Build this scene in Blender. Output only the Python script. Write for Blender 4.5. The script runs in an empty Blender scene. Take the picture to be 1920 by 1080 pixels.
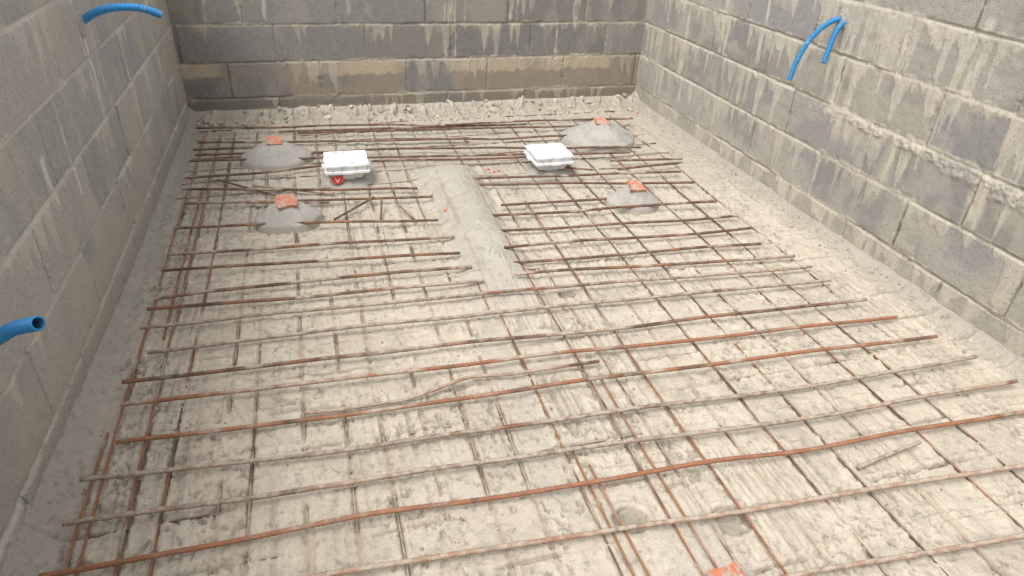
import bpy, math, numpy as np
from mathutils import Matrix, Vector

rng = np.random.RandomState(7)
XL, XR, YB, YN = -0.684, 2.09, 4.134, -0.75
WT = 1.11

# ------------------------------------------------------------------ noise
TAB = np.random.RandomState(11).rand(256, 256)
def vn(x, y, s, seed=0):
    x = np.asarray(x, float)/s + seed*17.37; y = np.asarray(y, float)/s + seed*9.71
    xi = np.floor(x).astype(int); yi = np.floor(y).astype(int)
    fx = x-xi; fy = y-yi
    fx = fx*fx*(3-2*fx); fy = fy*fy*(3-2*fy)
    a = TAB[xi & 255, yi & 255]; b = TAB[(xi+1) & 255, yi & 255]
    c = TAB[xi & 255, (yi+1) & 255]; d = TAB[(xi+1) & 255, (yi+1) & 255]
    return (a*(1-fx)+b*fx)*(1-fy)+(c*(1-fx)+d*fx)*fy
def fbm(x, y, s, o=4, seed=0, g=0.5):
    t = 0; a = 1; n = 0
    x = np.asarray(x, float); y = np.asarray(y, float)
    for i in range(o):
        ca, sa = math.cos(i*0.7+seed), math.sin(i*0.7+seed)
        t = t + a*vn(x*ca-y*sa, x*sa+y*ca, s/(2.03**i), seed+i*3); n += a; a *= g
    return t/n
def ss(a, b, x):
    t = np.clip((x-a)/(b-a), 0, 1); return t*t*(3-2*t)
def mixc(c, d, m):
    m = np.asarray(m)[..., None]; return c*(1-m)+np.asarray(d)*m

# ------------------------------------------------------------------ materials
def vmat(name, rough=0.9, speck=0.25, sscale=350, bump=0.4, bscale=260, pit=0.0, attr='Col', bdist=0.002, coarse=0.0):
    m = bpy.data.materials.new(name); m.use_nodes = True
    nt = m.node_tree; N = nt.nodes; L = nt.links
    b = N['Principled BSDF']; b.inputs['Roughness'].default_value = rough
    b.inputs['Specular IOR Level'].default_value = 0.25
    at = N.new('ShaderNodeAttribute'); at.attribute_name = attr
    tc = N.new('ShaderNodeTexCoord')
    n1 = N.new('ShaderNodeTexNoise'); n1.inputs['Scale'].default_value = sscale; n1.inputs['Detail'].default_value = 3
    n1.inputs['Roughness'].default_value = 0.7
    L.new(tc.outputs['Object'], n1.inputs['Vector'])
    mr = N.new('ShaderNodeMapRange'); mr.inputs[1].default_value = 0.3; mr.inputs[2].default_value = 0.7
    mr.inputs[3].default_value = 1-speck; mr.inputs[4].default_value = 1+speck
    L.new(n1.outputs['Fac'], mr.inputs[0])
    vm = N.new('ShaderNodeVectorMath'); vm.operation = 'SCALE'
    L.new(at.outputs['Color'], vm.inputs[0]); L.new(mr.outputs[0], vm.inputs['Scale'])
    col = vm.outputs[0]
    n2 = N.new('ShaderNodeTexNoise'); n2.inputs['Scale'].default_value = bscale; n2.inputs['Detail'].default_value = 4
    L.new(tc.outputs['Object'], n2.inputs['Vector'])
    hgt = n2.outputs['Fac']
    if pit > 0:
        v = N.new('ShaderNodeTexVoronoi'); v.inputs['Scale'].default_value = 95
        L.new(tc.outputs['Object'], v.inputs['Vector'])
        m2 = N.new('ShaderNodeMapRange'); m2.inputs[1].default_value = 0.08; m2.inputs[2].default_value = 0.28
        m2.inputs[3].default_value = 1-pit; m2.inputs[4].default_value = 1
        L.new(v.outputs['Distance'], m2.inputs[0])
        sep = N.new('ShaderNodeSeparateColor'); L.new(v.outputs['Color'], sep.inputs[0])
        gt = N.new('ShaderNodeMath'); gt.operation = 'GREATER_THAN'; gt.inputs[1].default_value = 0.6
        L.new(sep.outputs[0], gt.inputs[0])
        mx = N.new('ShaderNodeMath'); mx.operation = 'MAXIMUM'
        L.new(m2.outputs[0], mx.inputs[0]); L.new(gt.outputs[0], mx.inputs[1])
        v2 = N.new('ShaderNodeVectorMath'); v2.operation = 'SCALE'
        L.new(col, v2.inputs[0]); L.new(mx.outputs[0], v2.inputs['Scale']); col = v2.outputs[0]
        ad = N.new('ShaderNodeMath'); ad.operation = 'MULTIPLY_ADD'; ad.inputs[1].default_value = 1.2
        L.new(mx.outputs[0], ad.inputs[0]); L.new(hgt, ad.inputs[2]); hgt = ad.outputs[0]
    bp = N.new('ShaderNodeBump'); bp.inputs['Strength'].default_value = bump; bp.inputs['Distance'].default_value = bdist
    L.new(hgt, bp.inputs['Height'])
    if coarse > 0: # torn paste: thin sharp-edged tears, drawn out by the float
        mp = N.new('ShaderNodeMapping'); mp.inputs['Scale'].default_value = (1.0, .6, 1)
        L.new(tc.outputs['Object'], mp.inputs['Vector'])
        n3 = N.new('ShaderNodeTexNoise'); n3.inputs['Scale'].default_value = 48; n3.inputs['Detail'].default_value = 7
        n3.inputs['Roughness'].default_value = .75; n3.inputs['Distortion'].default_value = .3
        L.new(mp.outputs[0], n3.inputs['Vector'])
        r3 = N.new('ShaderNodeMapRange'); r3.inputs[1].default_value = .38; r3.inputs[2].default_value = .45
        L.new(n3.outputs['Fac'], r3.inputs[0])
        b3 = N.new('ShaderNodeBump'); b3.inputs['Strength'].default_value = coarse; b3.inputs['Distance'].default_value = .005
        L.new(r3.outputs[0], b3.inputs['Height']); L.new(b3.outputs[0], bp.inputs['Normal'])
        m3 = N.new('ShaderNodeMapRange'); m3.inputs[1].default_value = .35; m3.inputs[2].default_value = .42
        m3.inputs[3].default_value = .70; m3.inputs[4].default_value = 1.0
        L.new(n3.outputs['Fac'], m3.inputs[0])
        v3 = N.new('ShaderNodeVectorMath'); v3.operation = 'SCALE'
        L.new(col, v3.inputs[0]); L.new(m3.outputs[0], v3.inputs['Scale']); col = v3.outputs[0]
    L.new(col, b.inputs['Base Color']); L.new(bp.outputs[0], b.inputs['Normal'])
    return m
def pmat(name, col, rough=0.5, var=0.1, scale=40, bump=0.05, dirt=None, dirtamt=0.5):
    m = bpy.data.materials.new(name); m.use_nodes = True
    nt = m.node_tree; N = nt.nodes; L = nt.links
    b = N['Principled BSDF']; b.inputs['Roughness'].default_value = rough
    tc = N.new('ShaderNodeTexCoord')
    n = N.new('ShaderNodeTexNoise'); n.inputs['Scale'].default_value = scale; n.inputs['Detail'].default_value = 6
    L.new(tc.outputs['Object'], n.inputs['Vector'])
    r = N.new('ShaderNodeValToRGB')
    r.color_ramp.elements[0].position = 0.35; r.color_ramp.elements[1].position = 0.65
    c = np.array(col)
    r.color_ramp.elements[0].color = (*np.clip(c*(1-var), 0, 1), 1)
    r.color_ramp.elements[1].color = (*np.clip(c*(1+var), 0, 1), 1)
    if dirt is not None:
        e = r.color_ramp.elements.new(dirtamt*0.5+0.1); e.color = (*np.clip(c, 0, 1), 1)
        r.color_ramp.elements[0].color = (*dirt, 1)
        r.color_ramp.elements[0].position = dirtamt*0.5
    L.new(n.outputs['Fac'], r.inputs[0]); L.new(r.outputs[0], b.inputs['Base Color'])
    bp = N.new('ShaderNodeBump'); bp.inputs['Strength'].default_value = bump; bp.inputs['Distance'].default_value = 0.002
    L.new(n.outputs['Fac'], bp.inputs['Height']); L.new(bp.outputs[0], b.inputs['Normal'])
    return m

M_block = vmat('concrete_block_material', 0.95, 0.26, 420, 0.55, 330, pit=0.45)
M_floor = vmat('fresh_concrete_material', 0.88, 0.16, 330, 0.6, 200, bdist=0.003, coarse=.4)
M_mort = vmat('mortar_material', 0.92, 0.18, 300, 0.6, 220)
M_bar = vmat('rusty_steel_material', 0.85, 0.35, 260, 0.4, 500, bdist=0.001)
M_blue = pmat('blue_plastic_material', (0.02, 0.22, 0.50), 0.42, 0.08, 30, 0.02, dirt=(0.12, 0.34, 0.52), dirtamt=0.62)
M_dark = pmat('hose_inside_material', (0.01, 0.08, 0.18), 0.8)
M_white = pmat('white_plastic_material', (0.76, 0.76, 0.76), 0.5, 0.04, 30, 0.03, dirt=(0.54, 0.52, 0.47), dirtamt=0.70)
M_line = pmat('embossed_grey_material', (0.60, 0.605, 0.61), 0.6, 0.05)
M_red = pmat('red_sticker_material', (0.62, 0.03, 0.02), 0.5, 0.1)
M_tile = pmat('clay_tile_material', (0.48, 0.17, 0.10), 0.9, 0.25, 60, 0.4, dirt=(0.42, 0.33, 0.27), dirtamt=0.86)
M_soil = pmat('soil_material', (0.20, 0.15, 0.10), 0.95, 0.35, 3, 0.6)

# ------------------------------------------------------------------ mesh helpers
def mesh_np(name, V, F, C=None, mat=None, smooth=True, parent=None):
    me = bpy.data.meshes.new(name)
    V = np.ascontiguousarray(V, dtype=np.float32); F = np.ascontiguousarray(F, dtype=np.int32)
    k = F.shape[1]
    me.vertices.add(len(V)); me.vertices.foreach_set('co', V.ravel())
    me.loops.add(F.size); me.loops.foreach_set('vertex_index', F.ravel())
    me.polygons.add(len(F)); me.polygons.foreach_set('loop_start', np.arange(0, F.size, k, dtype=np.int32))
    me.update(calc_edges=True)
    me.polygons.foreach_set('use_smooth', np.full(len(F), smooth))
    if C is not None:
        a = me.color_attributes.new('Col', 'FLOAT_COLOR', 'POINT')
        cc = np.ones((len(V), 4), np.float32); cc[:, :3] = np.clip(C, 0, 1)
        a.data.foreach_set('color', cc.ravel())
    me.validate()
    ob = bpy.data.objects.new(name, me); bpy.context.scene.collection.objects.link(ob)
    if mat: me.materials.append(mat)
    if parent: ob.parent = parent
    return ob
def grid_faces(nu, nv, flip=False):
    i = np.arange(nu-1)[:, None]*nv + np.arange(nv-1)[None, :]
    f = np.stack([i, i+nv, i+nv+1, i+1], -1).reshape(-1, 4)
    return f[:, ::-1] if flip else f
def box(name, lo, hi, mat, parent=None, bev=0.0, rot=None, loc=None):
    lo = np.array(lo, float); hi = np.array(hi, float)
    V = [(x, y, z) for x in (lo[0], hi[0]) for y in (lo[1], hi[1]) for z in (lo[2], hi[2])]
    F = [(0, 1, 3, 2), (4, 6, 7, 5), (0, 4, 5, 1), (2, 3, 7, 6), (0, 2, 6, 4), (1, 5, 7, 3)]
    ob = mesh_np(name, V, F, None, mat, False, parent)
    if bev:
        md = ob.modifiers.new('bevel', 'BEVEL'); md.width = bev; md.segments = 2
    if rot: ob.rotation_euler = rot
    if loc: ob.location = loc
    return ob
def empty(name, loc=(0, 0, 0)):
    e = bpy.data.objects.new(name, None); e.location = loc; e.empty_display_size = 0.05
    bpy.context.scene.collection.objects.link(e); return e

# ------------------------------------------------------------------ floor
WX = [-.58, -.50, -.43, -.31, -.245, -.12, -.01, .085, .20, .31, .41, .53, .70, .79, .88, 1.0, 1.11, 1.24, 1.36, 1.52, 1.66, 1.80]
WY = list(np.arange(0.12, 3.95, 0.152))
def cyl(x, y): # concrete haunching over the drain pipe
    cx = 0.590 + 0.015*np.sin(y*3) - 0.022*(3.1-y)*0.3
    hw = 0.145 + 0.03*(vn(x*0, y, .16, 5)-.5) + .02*(vn(x, y, .035, 6)-.5) + .03*ss(2.8, 3.1, y)
    t = np.clip(np.abs(x-cx)/hw, 0, 1.6)
    prof = np.where(t < 1, (1-t**2)**1.25, 0)
    return (0.066+.008*(fbm(x, y, .09, 3, 6)-.5))*prof*ss(1.70, 2.60, y+.1*(vn(x, y, .06, 7)-.5))*ss(3.22, 3.02, y), t
def base(x, y):
    h = 0.010*(fbm(x, y, .45, 3, 1)-.5) + 0.009*(fbm(x, y, .14, 3, 2)-.5)
    c, _ = cyl(x, y); h = h + c
    near = ss(2.6, .8, y)
    dl = x-XL; wl = 0.030+0.05*near+0.02*(vn(x*0, y, .15, 8)-.5)+.010*(vn(x, y, .04, 10)-.5)
    t = np.clip(1-dl/wl, 0, 1); h = h + (0.03+0.06*near)*t**1.5
    dr = XR-x; wr = 0.045+0.02*(vn(x*0, y, .12, 9)-.3)
    t = np.clip(1-dr/wr, 0, 1); h = h + 0.04*t**1.6
    db = YB-y; wb = 0.085+0.04*(vn(x, y*0, .12, 4)-.5)
    t = np.clip(1-db/wb, 0, 1); h = h + 0.045*t**1.0
    return h
def tear(x, y, s, seed): # torn, sharp edged flakes left by the float
    n = fbm(x*1.6, y, s, 4, seed, .62)
    return np.clip((n-.5)*9, 0, 1)*.6+np.clip((n-.62)*14, 0, 1)*.4
def floor_height(x, y):
    h = base(x, y)
    rough = ss(.42, .60, fbm(x, y, .17, 3, 21))
    h = h + 0.0036*tear(x, y, .05, 22)*(.35+.65*rough)
    h = h - 0.0075*np.clip((fbm(x*1.3, y, .022, 4, 24, .65)-.59)*14, 0, 1)*(.2+.8*rough)
    h = h + 0.0036*(fbm(x, y, .012, 3, 23, .7)-.5)*(.4+rough)
    g1 = np.clip(ss(.45, .62, fbm(x, y, .25, 2, 31))+.8*ss(.3, .1, np.abs(x+.35)), 0, 1); g2 = ss(.48, .64, fbm(x, y, .25, 2, 32))
    h = h + 0.0070*(vn(x+.006*np.sin(y*5), y*.02, .0075, 33)-.5)*g1 + 0.0045*(vn(x, y*.03, .018, 35)-.5)*g1
    h = h + 0.0050*(vn(x*.03, y+.1*x, .009, 34)-.5)*g2
    for i, xi in enumerate(WX):
        xw = xi + 0.004*np.sin(y*2.1+i)
        d = np.abs(x-xw); g = ss(.45, .7, vn(y+i*3.3, y*0+i, .11, 40))
        h = h - 0.010*np.exp(-(d/.0050)**2)*g + 0.0055*np.exp(-((d-.012)/.006)**2)*ss(.45, .7, vn(x, y, .016, 41+i))
    for i, yi in enumerate(WY):
        yw = yi + 0.004*np.sin(x*2.3+i) + 0.01*(x)
        d = np.abs(y-yw); g = ss(.45, .7, vn(x+i*2.7, x*0+i, .12, 80))
        h = h - 0.010*np.exp(-(d/.0055)**2)*g + 0.0065*np.exp(-((d-.013)/.007)**2)*ss(.5, .75, fbm(x, y, .026, 3, 81+i))
    db = YB-y; dr = XR-x
    h = h + 0.036*ss(.24, .06, db)*ss(.50, .68, fbm(x, y, .05, 4, 51, .6))*ss(0, .04, db)
    h = h + 0.006*ss(.12, .04, dr)*ss(.45, .65, fbm(x, y, .03, 4, 52, .6))*ss(0, .03, dr)
    for (px, py, r) in ((.61, .93, .042), (.84, .87, .045), (.80, 1.9, .03), (.98, 2.28, .03), (1.3, 2.0, .03)):
        d = np.hypot((x-px)*.9, y-py)+.006*(vn(x, y, .02, 55)-.5)
        h = h - 0.013*ss(r, r*.8, d)*(.35+.65*ss(-r, r, (y-py)+(x-px)*.4)) + 0.005*np.exp(-((d-r*1.15)/.008)**2)
    return h
def smoothmask(x, y):
    cx = .47 + .03*(y-1.3)*.8
    m1 = ss(.045, .03, np.abs(x-cx))*ss(.95, 1.05, y)*ss(2.1, 1.6, y)
    _, t = cyl(x, y); m2 = ss(1.0, .8, t)*ss(1.8, 2.1, y)*ss(3.2, 3.0, y)
    m3 = ss(.09, .05, np.abs(x-.72-(y-.8)*.2))*ss(.95, .88, y)
    ml = ss(.08, .05, x-XL)
    db = YB-y; dr = XR-x
    m4 = np.maximum(ss(.025, .008, dr), ss(.025, .008, db))
    return np.clip(np.maximum(m1*.7+m2*.7+m3*.7, np.maximum(ml*.5, m4)), 0, 1)
def FH(x, y):
    h = floor_height(x, y); b = base(x, y); m = smoothmask(x, y)
    return h*(1-m)+(b+0.12*(h-b))*m
ys = [YN]
while ys[-1] < 0.45: ys.append(ys[-1]+0.02)
while ys[-1] < YB+.01: ys.append(ys[-1]+0.0028+0.0010*max(0, ys[-1]-.6))
ys = np.array(ys); xs = np.arange(XL-.012, XR+.014, 0.0034)
X, Y = np.meshgrid(xs, ys, indexing='ij')
H = FH(X, Y); B = base(X, Y)
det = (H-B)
big = fbm(X, Y, .5, 4, 61); med = fbm(X, Y, .09, 4, 62, .6); fin = fbm(X, Y, .014, 2, 63)
C = np.empty(X.shape+(3,)); C[:] = (.510, .448, .362)
C = mixc(C, (.43, .378, .306), ss(.42, .66, big)*.45)
C = mixc(C, (.37, .325, .265), ss(.50, .72, med)*.35)
C = mixc(C, (.57, .51, .42), ss(.55, .35, med)*.35)
C = C*(1+.20*(fin-.5))[..., None]
C = mixc(C, (.23, .196, .155), ss(.0002, -.006, det)*.55)     # cavity shade painted into the colour of the hollows
C = mixc(C, (.44, .40, .34), smoothmask(X, Y)*.6)
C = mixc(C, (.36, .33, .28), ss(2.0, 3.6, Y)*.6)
_, tt = cyl(X, Y)
hm = ss(1.0, .6, tt)*ss(1.65, 2.3, Y)*ss(3.25, 3.05, Y)
C = mixc(C, (.40, .37, .32), hm*.75)
C = C*(1+.22*(fbm(X, Y, .05, 4, 67)-.5)*hm)[..., None]
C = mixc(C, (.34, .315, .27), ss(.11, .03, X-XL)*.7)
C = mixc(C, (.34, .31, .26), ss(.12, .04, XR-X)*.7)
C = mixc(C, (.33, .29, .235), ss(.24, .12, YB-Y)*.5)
C = mixc(C, (.46, .42, .35), ss(.24, .06, YB-Y)*ss(.5, .62, fbm(X, Y, .05, 4, 51, .6))*.7)
for i, xi in enumerate(WX): # rust stain next to steel
    d = np.abs(X-xi-.004*np.sin(Y*2.1+i)); C = mixc(C, (.30, .19, .12), np.exp(-(d/.007)**2)*.4*ss(.4, .7, vn(Y+i, Y*0+i, .2, 65)))
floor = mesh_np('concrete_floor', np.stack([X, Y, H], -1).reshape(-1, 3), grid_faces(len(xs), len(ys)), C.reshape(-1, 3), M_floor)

# ------------------------------------------------------------------ block walls
ZJ = [.11, .31, .51, .71, .91]
def make_wall(name, u0, u1, tofn, seed, offs, P, flip, dense_from=None):
    us = [u0]
    while us[-1] < u1: us.append(us[-1] + (0.02 if (dense_from is not None and us[-1] < dense_from) else 0.0042))
    us = np.array(us); us[-1] = u1
    zs = np.append(np.arange(-.03, WT, 0.004), WT)
    U, Z = np.meshgrid(us, zs, indexing='ij')
    row = np.searchsorted(ZJ, Z)
    off = np.array(offs)[row]
    wob = 0.004*(vn(U, Z, .05, seed)-.5)+0.003*(vn(U, Z, .016, seed+1)-.5)
    k = np.floor((U-off)/.5); du = np.minimum((U-off)-k*.5, (k+1)*.5-(U-off)) + wob
    zj = np.array([-5]+ZJ+[WT+1]); dzl = Z-zj[row]; dzu = zj[row+1]-Z
    dz = np.minimum(dzl, dzu)+wob
    blk = TAB[(k.astype(int)*7+row*13+seed*5) & 255, (row*31+k.astype(int)*3) & 255]
    blk2 = TAB[(k.astype(int)*11+row*5+seed) & 255, (row*17+k.astype(int)) & 255]
    vj = ss(.0056, .0022, du); hj = ss(.0080, .0035, dz)
    joint = np.maximum(vj*.9, hj)
    flush = ss(.35, .6, vn(U, Z, .3, seed+2))
    h = (blk-.5)*.003 + .0012*(fbm(U, Z, .02, 3, seed+3)-.5)
    h = h - joint*.006*(1-.65*flush*(hj > vj))
    h = h - .003*ss(.62, .75, fbm(U, Z, .03, 3, seed+4))*ss(.03, .005, np.minimum(du, dz))
    dd = dzu; gate = ss(P['g0'], P['g1'], vn(U, row*1.7, .19, seed+5)*.6+vn(U, row*1.3, .07, seed+6)*.4)
    fing = vn(U+.008*vn(U, Z, .03, seed), row*2.1, .024, seed+7)
    fing2 = vn(U+.004*vn(U, Z, .02, seed), row*3.1, .010, seed+8)
    Ln = P['len']*gate*(.12+.88*ss(.25, .9, fing))*(.6+.8*fing2)*(.5+1.0*vn(U, row*4.7, .5, seed+9))
    drip = ss(0, .012, Ln-dd)*(row < 6)
    halo = ss(-.03, .03, Ln-dd)*gate
    up = ss(.0, .01, .025*gate*vn(U, row, .04, seed+12)-dzl)
    wash = ss(.50, .70, fbm(U*1.8, Z*.8, .2, 4, seed+10, .6))*P['wash']
    C = np.empty(U.shape+(3,)); C[:] = P['col']
    C = C*(1+P['bv']*(blk-.5)+.16*(fbm(U, Z, .25, 3, seed+13)-.5))[..., None]
    C = C*(1+.26*(fbm(U, Z, .012, 3, seed+14)-.5))[..., None]
    C = mixc(C, np.array(P['col'])*np.array([1.12, 1.05, .96]), ss(.4, .8, blk2)*.5)
    mc = np.array(P['mcol'])
    C = mixc(C, mc*.9, wash*.6)
    C = mixc(C, mc*.85, halo*.30)
    if 'custom' in P: C, h = P['custom'](U, Z, C, h, row)
    jc = mixc(np.zeros(U.shape+(3,))+mc*.95, (.12, .11, .09), (.9-.5*flush)*np.where(vj > hj, 1, P['hdark']))
    C = C*(1-joint[..., None])+jc*joint[..., None]
    dstr = np.clip(drip*(.30+.65*vn(U, Z, .08, seed+15))*(.6+.4*ss(.3, .7, vn(U, Z*.2, .008, seed+17))), 0, 1)
    C = mixc(C, mc*1.04, dstr*P['dop']); C = mixc(C, mc, up*.7)
    h = h + .0018*drip + .002*up
    C = C*(1+.10*(fbm(U, Z, .006, 2, seed+16)-.5))[..., None]
    Vv = tofn(U, h, Z)
    top = tofn(us, np.full(len(us), -.03), np.full(len(us), WT))
    Vv = np.concatenate([Vv, top[:, None, :]], 1); C = np.concatenate([C, C[:, -1:, :]], 1)
    nv = len(zs)+1
    return mesh_np(name, Vv.reshape(-1, 3), grid_faces(len(us), nv, flip), C.reshape(-1, 3), M_block)
def streak(U, Z, u, z0, z1, w, seed):
    c = u + .004*np.sin(Z*9+seed)+ .003*np.sin(Z*31)
    ww = w*(.5+.9*vn(Z, Z*0+seed, .07, 3))
    return ss(ww, ww*.5, np.abs(U-c)+.006*vn(U, Z, .015, seed))*ss(z0, z0+.04, Z)*ss(z1+.02, z1, Z)*(.35+.65*ss(.3, .65, vn(U*3, Z, .05, seed)))
def cust_right(U, Z, C, h, row):
    zc = .480+.012*np.sin(U*4)
    amp = ss(2.75, 1.9, U)
    n = fbm(U, Z, .022, 4, 71, .65)
    wdt = .010+.030*ss(2.6, 1.2, U)
    m = ss(wdt, wdt*.2, np.abs(Z-zc)+.035*(fbm(U, Z, .05, 4, 72, .6)-.5))*amp
    h = h+m*(.001+.008*ss(.35, .8, n)); C = mixc(C, (.42, .39, .335), m*.75)
    g = ss(.42, .6, fbm(U, Z*1.4, .28, 4, 73, .6)+.16*ss(.35, .05, Z)+.10*ss(2.0, .9, U)-.06*ss(.3, .5, Z))
    h = h+g*.003*fbm(U, Z, .03, 3, 74); C = mixc(C, (.43, .395, .33), g*.55)
    g = ss(.14, .02, Z+.05*vn(U, Z, .06, 75)); C = mixc(C, (.36, .33, .27), g*.85); h = h+g*.004
    for u, z0, z1, w in ((2.33, .45, .83, .03), (2.40, .50, .83, .016), (2.25, .35, .72, .03), (3.25, .5, 1.1, .03), (3.6, .3, .9, .02), (1.75, .62, .95, .03), (1.95, .3, .52, .03), (1.55, .3, .5, .04), (2.9, .52, 1.1, .02), (1.4, .6, .9, .03)):
        s = streak(U, Z, u, z0, z1, w, 5); C = mixc(C, (.57, .52, .43), s*.75)
    s = ss(.02, .012, np.hypot(U-2.44, (Z-.0+.0)-.10)); C = mixc(C, (.42, .24, .13), s*.7)
    return C, h
def cust_back(U, Z, C, h, row):
    C = mixc(C, (.30, .24, .172), ss(.33, .26, Z)*ss(.35, .6, fbm(U, Z, .25, 3, 76))*.6)
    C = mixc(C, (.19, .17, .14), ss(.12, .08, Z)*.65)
    C = mixc(C, (.48, .40, .29), ss(.02, 0, np.abs(Z-.275)-.02-.025*vn(U, Z*.3, .02, 77))*ss(.5, .62, vn(U, U*0, .33, 78))*.7)
    for u, z1, z0, w in ((.83, 1.1, .42, .020), (.86, 1.1, .30, .010), (.92, 1.0, .5, .012), (1.2, 1.1, .5, .018), (-.5, .7, .42, .014), (1.62, 1.1, .45, .026), (.25, 1.1, .55, .018), (.80, 1.1, .24, .008), (1.24, 1.1, .42, .010), (-.2, 1.1, .52, .016), (1.5, .52, .30, .015)):
        s = streak(U, Z, u, z0, z1, w, 6); C = mixc(C, (.46, .43, .355), s*.75)
    g = ss(.07, .02, Z+.05*vn(U, Z, .05, 79)); C = mixc(C, (.36, .32, .26), g*.8); h = h+g*.004
    return C, h
def cust_left(U, Z, C, h, row):
    g = ss(.40, .6, fbm(U, Z, .22, 4, 90, .6)+.18*ss(.35, .05, Z)-.06); C = mixc(C, (.45, .405, .33), g*.65)
    g = ss(.15, .04, Z+.04*vn(U, Z, .06, 91)-.05*ss(2.5, .9, U)); C = mixc(C, (.35, .325, .275), g*.9); h = h+g*.003
    for u, z1, z0, w in ((2.54, .80, .50, .03), (2.50, 1.1, .60, .016), (2.63, .8, .58, .02), (2.1, .85, .4, .014), (1.9, .6, .45, .03), (3.6, .9, .35, .02), (1.5, .95, .6, .02), (3.0, .7, .3, .015)):
        s = streak(U, Z, u, z0, z1, w, 7); C = mixc(C, (.62, .59, .52), s*.8)
    return C, h
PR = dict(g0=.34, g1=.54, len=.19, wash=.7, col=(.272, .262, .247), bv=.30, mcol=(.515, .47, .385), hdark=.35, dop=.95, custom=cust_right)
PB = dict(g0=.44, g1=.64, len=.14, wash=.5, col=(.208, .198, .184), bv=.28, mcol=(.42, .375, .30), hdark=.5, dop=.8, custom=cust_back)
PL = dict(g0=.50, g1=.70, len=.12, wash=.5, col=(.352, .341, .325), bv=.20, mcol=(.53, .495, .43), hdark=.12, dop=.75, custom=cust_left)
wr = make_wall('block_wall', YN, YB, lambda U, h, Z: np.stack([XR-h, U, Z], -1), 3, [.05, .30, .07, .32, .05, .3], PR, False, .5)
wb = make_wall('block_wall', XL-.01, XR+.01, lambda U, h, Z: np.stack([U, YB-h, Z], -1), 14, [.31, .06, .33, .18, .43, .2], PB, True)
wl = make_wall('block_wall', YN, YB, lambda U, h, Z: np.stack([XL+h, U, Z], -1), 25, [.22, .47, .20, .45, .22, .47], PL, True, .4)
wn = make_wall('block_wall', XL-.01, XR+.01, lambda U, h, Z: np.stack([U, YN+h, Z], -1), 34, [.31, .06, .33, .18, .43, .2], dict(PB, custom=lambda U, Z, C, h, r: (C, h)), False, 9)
M_core = pmat('block_core_material', (.28, .27, .255), .95, .15, 60, .4)
box('body', (XR+.015, YN-.2, -.2), (XR+.2, YB+.2, WT), M_core, wr)
box('body', (XL-.2, YN-.2, -.2), (XL-.015, YB+.2, WT), M_core, wl)
box('body', (XL-.0148, YB+.015, -.2), (XR+.0148, YB+.2, WT), M_core, wb)
box('body', (XL-.0148, YN-.2, -.2), (XR+.0148, YN-.015, WT), M_core, wn)

# surrounding ground with the pit cut out of it
a0, a1, b0, b1, S, gz = XL-.2, XR+.2, YN-.2, YB+.2, 300, .96
V = [(-S, -S, gz), (S, -S, gz), (S, S, gz), (-S, S, gz), (a0, b0, gz), (a1, b0, gz), (a1, b1, gz), (a0, b1, gz)]
mesh_np('ground', V, [(0, 1, 5, 4), (1, 2, 6, 5), (2, 3, 7, 6), (3, 0, 4, 7)], None, M_soil, False)

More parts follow.
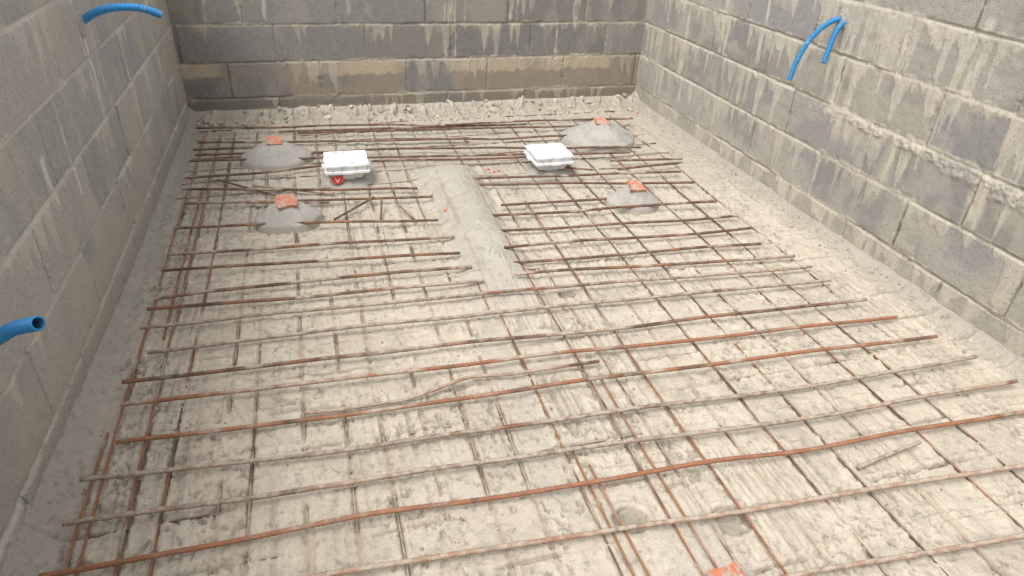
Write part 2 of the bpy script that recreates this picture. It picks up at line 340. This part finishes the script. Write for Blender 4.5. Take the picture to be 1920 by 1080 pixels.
# ------------------------------------------------------------------ steel
def tube(pts, r, seed, coat=0., rust=.5, ribs=True, step=.0045, sides=8, wob=.0015, cap=True):
    P = np.array(pts, float); seg = np.linalg.norm(np.diff(P, axis=0), axis=1); s = np.concatenate([[0], np.cumsum(seg)])
    n = max(4, int(s[-1]/step)); t = np.linspace(0, s[-1], n)
    if len(P) > 2: # smooth interpolation
        Q = np.stack([np.interp(t, s, P[:, i]) for i in range(3)], 1)
        k = max(3, int(n*.12)) | 1; pad = k//2
        w = np.hanning(k+2)[1:-1]; w /= w.sum()
        Qp = np.concatenate([2*Q[0]-Q[pad:0:-1], Q, 2*Q[-1]-Q[-2:-pad-2:-1]]) if pad else Q
        Q = np.stack([np.convolve(Qp[:, i], w, 'valid') for i in range(3)], 1)[:n]
    else: Q = np.stack([np.interp(t, s, P[:, i]) for i in range(3)], 1)
    Q[:, 0:2] += wob*3*(np.stack([vn(t, t*0, .35, seed), vn(t, t*0+5, .35, seed)], 1)-.5)
    Q[:, 2] += wob*3*(vn(t, t*0+9, .3, seed)-.5)
    T = np.gradient(Q, axis=0); T /= np.linalg.norm(T, axis=1)[:, None]
    up = np.array([0, 0, 1.]) if abs(T[0, 2]) < .9 else np.array([0, 1., 0])
    A = np.cross(T, up); A /= np.linalg.norm(A, axis=1)[:, None]; Bv = np.cross(A, T)
    th = np.arange(sides)/sides*2*np.pi
    TT, TH = np.meshgrid(t, th, indexing='ij')
    rad = np.full(TT.shape, r)
    if ribs: rad = rad*(1+.20*np.clip(np.sin(TT*2*np.pi/.0135+np.where(np.sin(TH) > 0, 1, -1)*TH*1.0), 0, 1))
    cn = fbm(TT, TH*.004, .12, 4, seed+1, .6); cm = ss(.72-.55*coat-.08, .72-.55*coat+.1, cn) if coat > 0 else TT*0
    cm = np.clip(cm*ss(0, .15, np.full(TT.shape, coat)), 0, 1)
    cm = np.clip(cm*(.8+.2*np.sin(TH)), 0, 1)*(.45+.55*ss(.25, .6, vn(TT, TH*.01, .013, seed+6)))
    rad = rad*(1+.16*cm*vn(TT, TH*.01, .02, seed+2))
    V = Q[:, None, :]+rad[..., None]*(np.cos(TH)[..., None]*A[:, None, :]+np.sin(TH)[..., None]*Bv[:, None, :])
    C = np.empty(V.shape); C[:] = (.125, .078, .055)
    rn = fbm(TT, TH*.003, .09, 4, seed+3, .6)
    C = mixc(C, (.33, .145, .078), np.clip(ss(.75-.6*rust, .95-.6*rust, rn), 0, 1)*min(1, .25+rust))
    C = mixc(C, (.22, .135, .095), ss(.5, .72, vn(TT, TH*.01, .02, seed+4))*.5)
    C = mixc(C, (.36, .28, .21), ss(.5, .75, fbm(TT, TH*.01, .03, 3, seed+8))*.3)
    C = mixc(C, (.46, .395, .32), cm*.88)
    i = np.arange(n-1)[:, None]*sides; j = np.arange(sides)[None, :]; j2 = (j+1) % sides
    F = np.stack([i+j, i+j2, i+sides+j2, i+sides+j], -1).reshape(-1, 4)
    V = V.reshape(-1, 3); C = C.reshape(-1, 3)
    if cap:
        nb = len(V); V = np.concatenate([V, [Q[0]-T[0]*.0005], [Q[-1]+T[-1]*.0005]]); C = np.concatenate([C, C[:1], C[-1:]])
        e = []
        for q in range(0, sides, 2):
            e.append((nb, (q+2) % sides, (q+1) % sides, q)); m = (n-1)*sides
            e.append((nb+1, m+q, m+(q+1) % sides, m+(q+2) % sides))
        F = np.concatenate([F, np.array(e)])
    return V, F, C
def join(parts):
    V = []; F = []; C = []; o = 0
    for v, f, c in parts: V.append(v); F.append(f+o); C.append(c); o += len(v)
    return np.concatenate(V), np.concatenate(F), np.concatenate(C)

Zb = .030
bars = [ # points (x, y), mortar coat, rust, z
 ([(-.631, 1.073), (.031, 1.061), (.539, 1.035), (1.097, 1.012), (1.90, .990)], .1, .95, Zb),
 ([(-.25, .94), (-.102, .933), (.508, .891), (1.019, .860), (1.80, .815)], .85, .9, Zb),
 ([(.55, .70), (.864, .685), (1.466, .643), (1.9, .62)], .8, .85, Zb),
 ([(-.627, 1.197), (-.236, 1.173), (.250, 1.160), (.803, 1.132), (1.302, 1.110), (1.973, 1.107)], .82, .5, Zb),
 ([(-.618, 1.318), (-.078, 1.285), (.554, 1.265), (1.180, 1.238), (1.942, 1.225)], .74, .4, Zb),
 ([(-.568, 1.441), (-.018, 1.418), (.664, 1.399), (1.276, 1.374), (1.907, 1.351)], .15, .85, Zb),
 ([(-.574, 1.579), (-.038, 1.556), (.648, 1.540), (1.096, 1.520), (1.878, 1.487)], .2, .85, Zb),
 ([(-.59, 1.68), (0, 1.665), (1.15, 1.62), (1.83, 1.60)], .42, .5, Zb),
 ([(-.55, 1.82), (.55, 1.80), (1.80, 1.75)], .8, .4, Zb),
 ([(-.59, 1.95), (.48, 1.92), (1.80, 1.86)], .76, .4, Zb),
 ([(-.59, 2.055), (.52, 2.01)], .35, .45, Zb),
 ([(-.58, 2.125), (.50, 2.12)], .35, .45, Zb),
 ([(-.58, 2.30), (.48, 2.22)], .2, .35, Zb),
 ([(-.58, 2.44), (.48, 2.37)], .15, .35, Zb),
 ([(-.58, 2.65), (.45, 2.52)], .15, .4, Zb),
 ([(-.60, 3.03), (.42, 2.87)], .2, .35, Zb),
 ([(-.57, 2.88), (.47, 2.77)], .2, .35, Zb),
 ([(.65, 2.03), (1.79, 1.95)], .35, .45, Zb), ([(.67, 2.13), (1.71, 2.07)], .2, .45, Zb), ([(.66, 2.23), (1.75, 2.20)], .35, .35, Zb),
 ([(.64, 2.38), (1.76, 2.33)], .2, .35, Zb), ([(.65, 2.53), (1.74, 2.47)], .2, .3, Zb), ([(.75, 2.62), (1.28, 2.61)], .3, .3, Zb),
 ([(.68, 2.88), (1.75, 2.71)], .1, .3, Zb), ([(.67, 2.93), (1.75, 2.84)], .2, .3, Zb),
 ([(-.60, 3.17), (-.28, 3.17), (.02, 3.22)], .1, .2, Zb), ([(-.60, 3.36), (.4, 3.27), (1.39, 3.15)], .1, .2, .035),
 ([(-.59, 3.47), (.6, 3.36), (1.70, 3.20)], .1, .2, .033), ([(-.59, 3.63), (.81, 3.51)], .15, .2, Zb),
 ([(-.62, 3.84), (.7, 3.74), (1.86, 3.66)], .15, .25, .04), ([(.25, 3.22), (.9, 3.16), (1.60, 3.13)], .1, .2, .036),
 ([(-.1, 3.72), (.9, 3.66), (1.80, 3.58)], .1, .25, Zb), ([(.15, 3.56), (1.0, 3.47), (1.40, 3.44)], .1, .2, Zb),
 ([(-.60, 3.54), (-.3, 3.52)], .2, .2, Zb), ([(1.45, 3.05), (1.85, 3.0)], .2, .25, Zb), ([(-.30, 3.05), (.05, 2.90)], .3, .3, .025),
 ([(-.2, 3.78), (1.2, 3.72)], .2, .2, .02), ([(1.45, 2.93), (1.8, 2.95)], .2, .25, Zb),
]
grid = empty('rebar_grid')
for i, (p, coat, rust, z) in enumerate(bars):
    pts = [(x, y, z + (.004*math.sin(i*2.3+x*2))) for x, y in p]
    V, F, C = tube(pts, .0056, 100+i*5, coat, rust, wob=.0042)
    mesh_np('transverse_bar_%d' % (i+1), V, F, C, M_bar, True, grid)
# welded mesh half sunk in the concrete
parts = []
raised = {0: (.008, .85), 1: (.010, .9), 2: (-.001, .6), 11: (.001, .7), 12: (.004, .7), 14: (.007, .8), 16: (.002, .6), 17: (-.001, .5), 19: (.002, .6), 20: (.000, .5)}
for i, xi in enumerate(WX):
    if i in (0,): y0, y1 = .5, 3.8
    elif i == 11: y0, y1 = .5, 1.85
    elif i == 14: y0, y1 = .45, 2.7
    else: y0, y1 = .3, 3.8+.1*rng.rand()
    yy = np.arange(y0, y1, .04); xx = xi+.004*np.sin(yy*2.1+i)
    off, ru = raised.get(i, (-.0052, .3))
    zz = base(xx, yy)+off+.010*(vn(yy, yy*0+i, .3, 7)-.45)+.007*ss(2.0, 3.2, yy)
    if i in (9, 10, 11, 12): zz = np.minimum(zz, .02)
    parts.append(tube(np.stack([xx, yy, zz], 1), .0030, 500+i*7, .6 if i not in raised else .2, ru, False, .012, 6, .001))
for i, yi in enumerate(WY):
    xx = np.arange(-.62, 1.9, .04); yy = yi+.004*np.sin(xx*2.3+i)+.01*xx
    zz = np.minimum(base(xx, yy), .012)-.0088+.011*(vn(xx, xx*0+i, .25, 8)-.5)
    if yi > 3.0: zz += .013
    parts.append(tube(np.stack([xx, yy, zz], 1), .0029, 700+i*7, .65, .3, False, .012, 6, .001))
for k, (x, y0, y1) in enumerate(((.553, .55, 1.165), (.575, .5, 1.1), (-.525, 1.9, 3.1), (.735, .5, 1.42), (.50, 1.85, 2.4), (-.60, .85, 1.5))):
    xs_ = np.linspace(y0, y1, 8); parts.append(tube(np.stack([xs_*0+x+(.02*(y1-xs_) if k == 1 else 0), xs_, xs_*0+.011], 1), .0034, 900+k, .1, .9, False, .01, 6, .002))
V, F, C = join(parts)
mesh_np('welded_wire_mesh', V, F, C, M_bar)
# loose pieces
def loose(pts, r, seed, coat, rust, ribs=True, wob=.002):
    V, F, C = tube(pts, r, seed, coat, rust, ribs, wob=wob); return mesh_np('loose_rebar', V, F, C, M_bar)
loose([(-.11, 1.46, .022), (-.03, 1.455, .02), (.06, 1.45, .026), (.16, 1.45, .022), (.27, 1.475, .026), (.35, 1.497, .028), (.40, 1.50, .024), (.46, 1.488, .026), (.55, 1.487, .03), (.63, 1.49, .03), (.75, 1.49, .032)], .0050, 31, .75, .7, False, .006)
loose([(1.25, .93, .012), (1.47, .96, .028)], .0045, 32, .85, .1)
loose([(.03, 2.63, .02), (.21, 2.79, .035)], .005, 33, .1, .35)
loose([(.24, 2.73, .045), (.22, 2.61, .01)], .0045, 34, .0, .6)
loose([(.31, 2.69, .03), (.36, 2.56, .015)], .0045, 35, .3, .3)
loose([(-.46, 3.13, .028), (-.12, 2.86, .015)], .0045, 36, .3, .3)
loose([(-.32, 2.84, .03), (.02, 2.80, .02)], .0045, 37, .3, .3)
loose([(1.12, 3.02, .03), (1.30, 2.92, .04)], .0045, 38, .3, .4)

# ------------------------------------------------------------------ mortar spacer mounds with tile pieces
def mound(cx, cy, r, hh, seed, flat=.16, name='mortar_mound', sy=.85):
    nr, na = 56, 144
    q = np.linspace(0, 1, nr); a = np.linspace(0, 2*np.pi, na, endpoint=False)
    Q, A = np.meshgrid(q, a, indexing='ij')
    rr = r*(1+.16*(vn(np.cos(A)*1.1+5, np.sin(A)*1.1+5, .8, seed)-.5)+.04*(vn(np.cos(A)*4+9, np.sin(A)*4+9, .8, seed)-.5))
    x = cx+Q*rr*np.cos(A); y = cy+sy*Q*rr*np.sin(A)
    ft = .92
    pr = np.where(Q < flat, 1, 1-(1-.30)*np.clip((Q-flat)/(ft-flat), 0, 1))
    pr = pr*ss(1.0, ft, Q)**.7*1.0 if flat < .5 else np.where(Q < flat, 1, np.clip(1-(Q-flat)/(1-flat), 0, 1)**.9)
    z = hh*pr + .010*(fbm(x, y, .05, 4, seed, .6)-.5)*ss(.1, .3, Q) + .006*(fbm(x, y, .012, 3, seed+1, .6)-.5) - .012*ss(.96, 1, Q)
    C = np.empty(z.shape+(3,)); C[:] = (.365, .345, .31)
    C = C*(1+.5*(fbm(x, y, .05, 4, seed+2)-.5))[..., None]; C = mixc(C, (.40, .36, .30), ss(.4, .0, pr)*.8)
    i = np.arange(nr-1)[:, None]*na; j = np.arange(na)[None, :]; j2 = (j+1) % na
    F = np.stack([i+j, i+na+j, i+na+j2, i+j2], -1).reshape(-1, 4)
    return mesh_np(name, np.stack([x, y, z], -1).reshape(-1, 3), F, C.reshape(-1, 3), M_mort)
def tile(parent, c, sx, sy, rot, seed):
    rs = np.random.RandomState(seed)
    nx, ny = 25, 13
    u = np.linspace(-.5, .5, nx); v = np.linspace(-.5, .5, ny)
    U, W = np.meshgrid(u, v, indexing='ij')
    ex = 1+.08*np.sin(W*5+seed)+.05*rs.rand(nx, ny)*(np.abs(U) > .49)
    ey = 1+.07*np.sin(U*6+seed*2)
    x = U*sx*ex; y = W*sy*ey
    zt = .003+.0010*np.sign(np.sin(U*2*np.pi*6))*(np.abs(W) < .46)+.0006*rs.rand(nx, ny)
    top = np.stack([x, y, zt], -1).reshape(-1, 3); bot = np.stack([x, y, zt*0-.009], -1).reshape(-1, 3)
    f = grid_faces(nx, ny); n = nx*ny
    idx = np.arange(n).reshape(nx, ny)
    ring = list(idx[:, 0])+list(idx[-1, 1:])+list(idx[-2::-1, -1])+list(idx[0, -2:0:-1])
    side = [(ring[k], ring[k]+n, ring[(k+1) % len(ring)]+n, ring[(k+1) % len(ring)]) for k in range(len(ring))]
    F = np.concatenate([f, f[:, ::-1]+n, np.array(side)])
    ob = mesh_np('tile_piece', np.concatenate([top, bot]), F, None, M_tile, False, parent)
    ob.location = c; ob.rotation_euler = rot
for cx, cy, r, hh, sd, tr, tsx, tsy in ((-.205, 3.39, .180, .112, 1, (.30, .05, -.05), .072, .065), (-.150, 2.68, .138, .102, 2, (.34, -.05, .08), .076, .072),
                               (1.54, 3.42, .230, .120, 3, (.25, .1, .05), .076, .07), (1.37, 2.58, .130, .098, 4, (.30, .10, .05), .070, .068), (.745, .690, .085, .030, 5, (.0, .05, .2), .075, .11)):
    m = mound(cx, cy, r, hh, sd)
    tile(m, (cx, cy-.010*(hh > .05), hh+.001), tsx, tsy, tr, sd)

# ------------------------------------------------------------------ white drain boxes
def prism(name, cx, cy, z0, z1, s0, s1, cut, mat, parent, rotz=0, bev=.0012):
    def ring(s, z):
        h = s/2; c = cut*s
        return [(-h+c, -h, z), (h-c, -h, z), (h, -h+c, z), (h, h-c, z), (h-c, h, z), (-h+c, h, z), (-h, h-c, z), (-h, -h+c, z)]
    V = ring(s0, z0)+ring(s1, z1)
    me = bpy.data.meshes.new(name)
    me.from_pydata(V, [], [tuple(range(7, -1, -1)), tuple(range(8, 16))]+[(k, (k+1) % 8, 8+(k+1) % 8, 8+k) for k in range(8)])
    ob = bpy.data.objects.new(name, me); bpy.context.scene.collection.objects.link(ob)
    me.materials.append(mat); ob.parent = parent
    md = ob.modifiers.new('bevel', 'BEVEL'); md.width = bev; md.segments = 2
    return ob
def drain(cx, cy, rz, sticker, seed):
    e = empty('pool_drain_box', (cx, cy, 0)); e.rotation_euler = (0.0, 0, rz)
    prism('cover', 0, 0, .104, .113, .196, .196, .01, M_white, e)
    prism('inset', 0, 0, .086, .1035, .176, .176, .02, M_white, e)
    prism('flange', 0, 0, .074, .0855, .204, .204, .03, M_white, e)
    prism('collar', 0, 0, .040, .0735, .140, .158, .10, M_white, e)
    prism('neck', 0, 0, .0, .0395, .12, .12, .27, M_white, e)
    for k in range(4):
        a = k*math.pi/2
        b = box('lug_%d' % (k+1), (-.022, .1025, .0755), (.022, .112, .0845), M_white, e, .001); b.rotation_euler = (0, 0, a)
    for k in range(4):
        sx, sy = (1 if k % 2 else -1)*.084, (1 if k > 1 else -1)*.084
        prism('screw_%d' % (k+1), 0, 0, .1132, .1142, .009, .008, .25, M_line, e, bev=.0002).location = (sx, sy, 0)
    for k in range(9):
        yy = -.06+k*.015
        box('slot_%d' % (k+1), (-.062, yy, .1132), (.062, yy+.0020, .1138), M_line, e)
    if sticker:
        me = bpy.data.meshes.new('red_tag')
        me.from_pydata([(-.028, 0, .030), (.022, 0, .034), (.020, 0, .006), (-.006, 0, -.006), (-.026, 0, .006)], [], [(0, 4, 3, 2, 1)])
        o = bpy.data.objects.new('red_tag', me); bpy.context.scene.collection.objects.link(o); me.materials.append(M_red); o.parent = e
        o.location = (-.045, -.094, .030); o.rotation_euler = (-.35, 0, 0)
        md = o.modifiers.new('s', 'SOLIDIFY'); md.thickness = .002
        for s in (-1, 1):
            b = box('tag_mark', (-.0012, -.0035, -.012), (.0012, -.0025, .012), M_white, o); b.location = (-.004+s*.0055, 0, .014); b.rotation_euler = (0, s*.42, 0)
    b = mound(0, 0, .120, .030, 40+seed, .62, 'mortar_bedding', 1.0); b.parent = e
drain(.118, 3.085, .0, True, 1)
drain(1.105, 3.03, .02, False, 2)

# ------------------------------------------------------------------ blue corrugated hoses
def hose(pts, r, seed, name='corrugated_hose'):
    P = [Vector(p) for p in pts]
    Q = []
    PP = [P[0]*2-P[1]]+P+[P[-1]*2-P[-2]]
    for i in range(1, len(PP)-2):
        p0, p1, p2, p3 = PP[i-1:i+3]
        n = max(6, int((p2-p1).length/.0011))
        for k in range(n):
            t = k/n
            Q.append(.5*((2*p1)+(p2-p0)*t+(2*p0-5*p1+4*p2-p3)*t*t+(3*p1-p0-3*p2+p3)*t**3))
    Q.append(P[-1]); Q = np.array([tuple(q) for q in Q])
    s = np.concatenate([[0], np.cumsum(np.linalg.norm(np.diff(Q, axis=0), axis=1))])
    T = np.gradient(Q, axis=0); T /= np.linalg.norm(T, axis=1)[:, None]
    A = np.cross(T, (0.1, .3, 1)); A /= np.linalg.norm(A, axis=1)[:, None]; B2 = np.cross(A, T)
    sd = 20; th = np.arange(sd)/sd*2*np.pi
    rad = r*(1+.14*np.tanh(2.2*np.sin(s*2*np.pi/.0068)))
    Q = np.concatenate([Q, Q[-1:], Q[-1:]-T[-1:]*.03]); A = np.concatenate([A, A[-1:], A[-1:]]); B2 = np.concatenate([B2, B2[-1:], B2[-1:]])
    rad = np.concatenate([rad, [r*.86], [r*.86]]); n = len(Q)
    V = Q[:, None]+rad[:, None, None]*(np.cos(th)[None, :, None]*A[:, None]+np.sin(th)[None, :, None]*B2[:, None])
    i = np.arange(n-1)[:, None]*sd; j = np.arange(sd)[None, :]; j2 = (j+1) % sd
    F = np.stack([i+j, i+j2, i+sd+j2, i+sd+j], -1).reshape(-1, 4)
    ob = mesh_np(name, V.reshape(-1, 3), F, None, M_blue, True)
    ob.data.materials.append(M_dark)
    mi = np.zeros(len(F), np.int32); mi[-sd:] = 1; ob.data.polygons.foreach_set('material_index', mi)
    return ob
hose([(-.74, 2.50, .79), (-.684, 2.540, .818), (-.63, 2.53, .850), (-.57, 2.52, .866), (-.50, 2.535, .862), (-.448, 2.557, .838)], .0112, 1)
hose([(-.74, 1.31, .43), (-.684, 1.263, .458), (-.60, 1.20, .52), (-.55, 1.165, .56), (-.495, 1.131, .587)], .0118, 2)
hose([(2.15, 2.41, .848), (2.09, 2.405, .842), (2.045, 2.41, .828), (2.005, 2.418, .795), (1.97, 2.424, .744), (1.944, 2.428, .672), (1.93, 2.428, .594)], .0098, 3)
hose([(2.15, 2.395, .838), (2.09, 2.385, .830), (2.050, 2.370, .804), (2.022, 2.352, .752), (2.00, 2.335, .684)], .0092, 4)
for (c, nrm, sd) in (((XL, 2.54, .815), (1, 0, 0), 61), ((XL, 1.263, .458), (1, 0, 0), 62), ((XR, 2.397, .838), (-1, 0, 0), 63)):
    m = mound(0, 0, .042, .014, sd, .3, 'mortar_collar')
    m.rotation_euler = (0, math.pi/2*nrm[0], 0); m.location = (c[0]+nrm[0]*.001, c[1], c[2])

# ------------------------------------------------------------------ mortar crumbs and chunks
def crumbs(name, pts, mat, cols):
    ph = (1+5**.5)/2
    iv = np.array([(-1, ph, 0), (1, ph, 0), (-1, -ph, 0), (1, -ph, 0), (0, -1, ph), (0, 1, ph), (0, -1, -ph), (0, 1, -ph), (ph, 0, -1), (ph, 0, 1), (-ph, 0, -1), (-ph, 0, 1)])/1.9
    fi = np.array([(0, 11, 5), (0, 5, 1), (0, 1, 7), (0, 7, 10), (0, 10, 11), (1, 5, 9), (5, 11, 4), (11, 10, 2), (10, 7, 6), (7, 1, 8), (3, 9, 4), (3, 4, 2), (3, 2, 6), (3, 6, 8), (3, 8, 9), (4, 9, 5), (2, 4, 11), (6, 2, 10), (8, 6, 7), (9, 8, 1)])
    V = []; F = []; C = []; o = 0
    for (x, y, z, s) in pts:
        v = iv*(.6+.8*rng.rand(12, 1))*s*np.array([1, .6+.6*rng.rand(), .7]); a = rng.rand()*6.28
        R = np.array([[math.cos(a), -math.sin(a), 0], [math.sin(a), math.cos(a), 0], [0, 0, 1]])
        V.append(v@R.T+np.array([x, y, z])); F.append(fi+o); o += 12
        c = np.array(cols[rng.randint(len(cols))])*(.8+.4*rng.rand()); C.append(np.tile(c, (12, 1)))
    return mesh_np(name, np.concatenate(V), np.concatenate(F), np.concatenate(C), mat, False)
pts = []
for k in range(4200):
    x = rng.uniform(XL+.03, XR-.03); y = rng.uniform(.45, 4.0); s = .0015+.0040*rng.rand()**4
    pts.append((x, y, s))
for k in range(560):
    e = rng.rand()
    if e < .65: x = rng.uniform(XL+.05, XR-.05); y = YB-.02-.2*rng.rand()
    else: x = XR-.02-.10*rng.rand(); y = rng.uniform(.8, 4.0)
    pts.append((x, y, .003+(.017 if e < .65 else .005)*rng.rand()**2.5))
pa = np.array(pts); zz = FH(pa[:, 0], pa[:, 1])
crumbs('mortar_crumbs', [(a, b, z+s*.2, s) for (a, b, s), z in zip(pts, zz)], M_mort, [(.42, .365, .295), (.48, .425, .35), (.32, .28, .23)])
bp_ = [(.83, 3.06), (.86, 3.08), (.81, 3.10), (2.0, 3.88), (1.36, 2.93), (.5, 2.62)]
crumbs('clay_fragments', [(x, y, float(FH(np.array([x]), np.array([y]))[0])+.003, .010) for x, y in bp_], M_mort, [(.55, .20, .09)])

# ------------------------------------------------------------------ light
w = bpy.data.worlds.new('World'); bpy.context.scene.world = w; w.use_nodes = True
N = w.node_tree.nodes; L = w.node_tree.links; bg = N['Background']
EL, AZ = 60, -130
sk = N.new('ShaderNodeTexSky'); sk.sky_type = 'NISHITA'; sk.sun_disc = False
sk.sun_elevation = math.radians(EL); sk.sun_rotation = math.radians(AZ); sk.dust_density = 4; sk.air_density = 1.0; sk.ozone_density = 1.0
hs = N.new('ShaderNodeHueSaturation'); hs.inputs['Saturation'].default_value = .08; hs.inputs['Value'].default_value = 1.75
L.new(sk.outputs[0], hs.inputs['Color']); L.new(hs.outputs[0], bg.inputs['Color']); bg.inputs['Strength'].default_value = .15
sd = bpy.data.lights.new('sun', 'SUN'); sd.energy = 1.4; sd.angle = math.radians(25); sd.color = (1, .965, .92)
so = bpy.data.objects.new('sun', sd); bpy.context.scene.collection.objects.link(so)
az, el = math.radians(AZ), math.radians(EL)
d = Vector((math.sin(az)*math.cos(el), math.cos(az)*math.cos(el), math.sin(el)))
so.rotation_euler = d.to_track_quat('Z', 'Y').to_euler()

# ------------------------------------------------------------------ camera
cam = bpy.data.cameras.new('camera'); cam.lens = 23.66; cam.sensor_width = 36; cam.clip_end = 1000; cam.clip_start = .02
co = bpy.data.objects.new('camera', cam); bpy.context.scene.collection.objects.link(co)
xa = Vector((.9612, -.2725, .0436)).normalized(); za = Vector((-.2542, -.8129, .5239)).normalized()
ya = za.cross(xa).normalized(); xa = ya.cross(za)
M = Matrix((xa, ya, za)).transposed().to_4x4(); M.translation = (0, 0, 1.28); co.matrix_world = M
bpy.context.scene.camera = co
sc = bpy.context.scene
sc.view_settings.view_transform = 'Standard'; sc.view_settings.look = 'None'; sc.view_settings.exposure = 0
